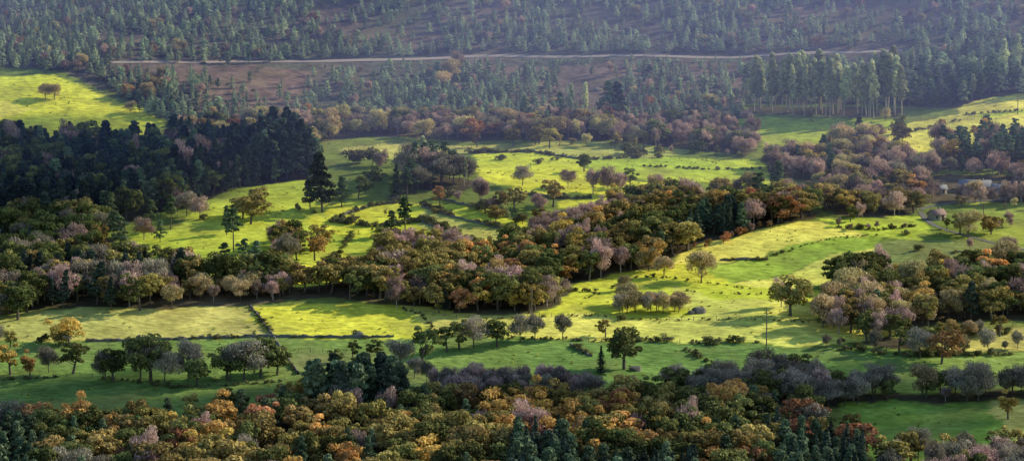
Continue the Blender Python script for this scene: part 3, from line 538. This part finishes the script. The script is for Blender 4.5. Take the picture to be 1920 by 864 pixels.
def house(name, u, v, L_, W_, Hh, rz, wm, rm, rise=1.8):
    p = GP([(u, v)])[0]; e = bpy.data.objects.new(name, None); scene.collection.objects.link(e); e.location = (p[0], p[1], float(H(p[0], p[1]))); e.rotation_euler = (0, 0, rz)
    a, b = L_ / 2, W_ / 2
    V = [(-a, -b, -2), (a, -b, -2), (a, b, -2), (-a, b, -2), (-a, -b, Hh), (a, -b, Hh), (a, b, Hh), (-a, b, Hh), (-a, 0, Hh + rise), (a, 0, Hh + rise)]
    addobj('walls', mesh_from('walls', V, [np.array([(0, 1, 5, 4), (2, 3, 7, 6)]), np.array([(1, 2, 6, 9, 5), (3, 0, 4, 8, 7)])], [wm]), parent=e)
    o = .45; k = rise / b; V = []
    for zz in (0.06, .26):
        V += [(-a - o, -b - o, Hh - o * k + zz), (a + o, -b - o, Hh - o * k + zz), (a + o, 0, Hh + rise + zz), (-a - o, 0, Hh + rise + zz), (-a - o, b + o, Hh - o * k + zz), (a + o, b + o, Hh - o * k + zz)]
    F = np.array([(6, 7, 8, 9), (9, 8, 11, 10), (0, 3, 2, 1), (3, 4, 5, 2), (0, 1, 7, 6), (4, 10, 11, 5), (1, 2, 8, 7), (2, 5, 11, 8), (0, 6, 9, 3), (3, 9, 10, 4)])
    addobj('roof', mesh_from('roof', V, F, [rm]), parent=e)
    n = max(2, int(L_ / 3.5))
    for i in range(n):
        x = -a + (i + .5) * L_ / n
        if i == n // 2: box('door', (x, -b - .03, 1.0), (1, .1, 2.0), doorm, e)
        else: box('window_%d' % i, (x, -b - .03, Hh * .55), (.9, .08, 1.1), glass, e); box('sill_%d' % i, (x, -b - .08, Hh * .55 - .6), (1.1, .16, .1), white, e)
    box('chimney', (a * .5, .3, Hh + rise + .2), (.7, .7, 1.4), wm, e)
house('stone_farmhouse', 1828, 358, 13, 7, 2.4, -.25, granite, slate, 2.2)
house('long_barn', 1870, 362, 7, 5, 2.2, -.35, white, slate, 1.6)
house('stone_shed', 1760, 362, 6, 4, 2.0, .2, granite, slate, 1.3)
house('stone_cottage', 1756, 412, 6, 4.5, 2.4, .5, granite, tile, 1.7)
house('stone_barn', 1912, 356, 6, 5, 2.2, .2, granite, slate, 1.5)

# ------------------------------------------------------------------ clouds added out of view to shade hillside, left forest and front fields
sv = np.array([math.sin(SUN_AZ) * math.cos(SUN_EL), math.cos(SUN_AZ) * math.cos(SUN_EL), math.sin(SUN_EL)])
def cmat(name, a):
    cm, nt, N, L = newmat(name); out = N.new('ShaderNodeOutputMaterial'); d = N.new('ShaderNodeBsdfDiffuse'); d.inputs[0].default_value = (.85, .87, .9, 1); tr = N.new('ShaderNodeBsdfTransparent'); mx = N.new('ShaderNodeMixShader'); mx.inputs[0].default_value = a
    L.new(tr.outputs[0], mx.inputs[1]); L.new(d.outputs[0], mx.inputs[2]); L.new(mx.outputs[0], out.inputs[0]); return cm
thick = cmat('shade_cloud_vapour', .5); thin = cmat('thin_shade_cloud_vapour', .12)
import bmesh
def shade_cloud(cx, cy, rx, ry, n, seed, r0, r1, cm, gz_):
    rr = np.random.default_rng(seed); bm = bmesh.new(); t = 560 / sv[2]
    for i in range(n):
        q = math.sqrt((i + .5) / n); a = i * 2.4; r = rr.uniform(r0, r1)
        x = cx + rx * q * math.cos(a) + rr.normal() * 8; y = cy + ry * q * math.sin(a) + rr.normal() * 8
        bmm = bmesh.ops.create_icosphere(bm, subdivisions=2, radius=r)
        for v in bmm['verts']: v.co = Vector((v.co.x * 1.2, v.co.y, v.co.z * .35)) * (1 + .12 * math.sin(v.co.x * .3 + v.co.y * .4)) + Vector((x, y, rr.normal() * 8))
    me = bpy.data.meshes.new('shade_cloud'); bm.to_mesh(me); bm.free(); me.materials.append(cm)
    for p_ in me.polygons: p_.use_smooth = True
    addobj('shade_cloud', me, (sv[0] * t, sv[1] * t, gz_ + sv[2] * t))
shade_cloud(0, 1640, 430, 140, 100, 1, 22, 45, thin, 100)
shade_cloud(-255, 1100, 70, 115, 22, 2, 20, 34, thick, 26)
shade_cloud(-40, 805, 250, 18, 26, 3, 12, 24, thick, 0)
# ------------------------------------------------------------------ haze
bpy.ops.mesh.primitive_cube_add(size=1); hz = bpy.context.object; hz.name = 'valley_haze'; hz.scale = (3000, 1500, 250); hz.location = (0, 1050 + 750, 40)
hm_, nt, N, L = newmat('haze_volume'); out = N.new('ShaderNodeOutputMaterial'); vs = N.new('ShaderNodeVolumeScatter'); vs.inputs['Color'].default_value = (.36, .42, 1, 1); vs.inputs['Density'].default_value = .00105; vs.inputs['Anisotropy'].default_value = .25
L.new(vs.outputs[0], out.inputs['Volume']); hz.data.materials.append(hm_)
# ------------------------------------------------------------------ light
w = bpy.data.worlds.new('World'); scene.world = w; w.use_nodes = True; nt = w.node_tree; bg = nt.nodes['Background']; sk = nt.nodes.new('ShaderNodeTexSky'); sk.sky_type = 'NISHITA'; sk.sun_disc = False; sk.sun_elevation = SUN_EL; sk.sun_rotation = SUN_AZ
sk.ozone_density = 4; sk.dust_density = .6; sk.air_density = 1.3
nt.links.new(sk.outputs[0], bg.inputs[0]); bg.inputs[1].default_value = .15
sl = bpy.data.lights.new('sun', 'SUN'); sl.energy = 5; sl.angle = math.radians(.5); sl.color = (1, .92, .72); so = bpy.data.objects.new('sun', sl); scene.collection.objects.link(so); so.rotation_euler = Vector(sv).to_track_quat('Z', 'Y').to_euler()
cd = bpy.data.cameras.new('camera'); co = bpy.data.objects.new('camera', cd); scene.collection.objects.link(co); co.location = (0, 0, CAMZ); co.rotation_euler = (math.pi / 2 + PITCH, 0, 0); cd.sensor_width = 36; cd.lens = 18 / .192; cd.clip_end = 20000; cd.clip_start = 1; scene.camera = co
scene.view_settings.view_transform = 'Standard'; scene.view_settings.look = 'None'; scene.view_settings.exposure = 0
print('trees', NT[0])
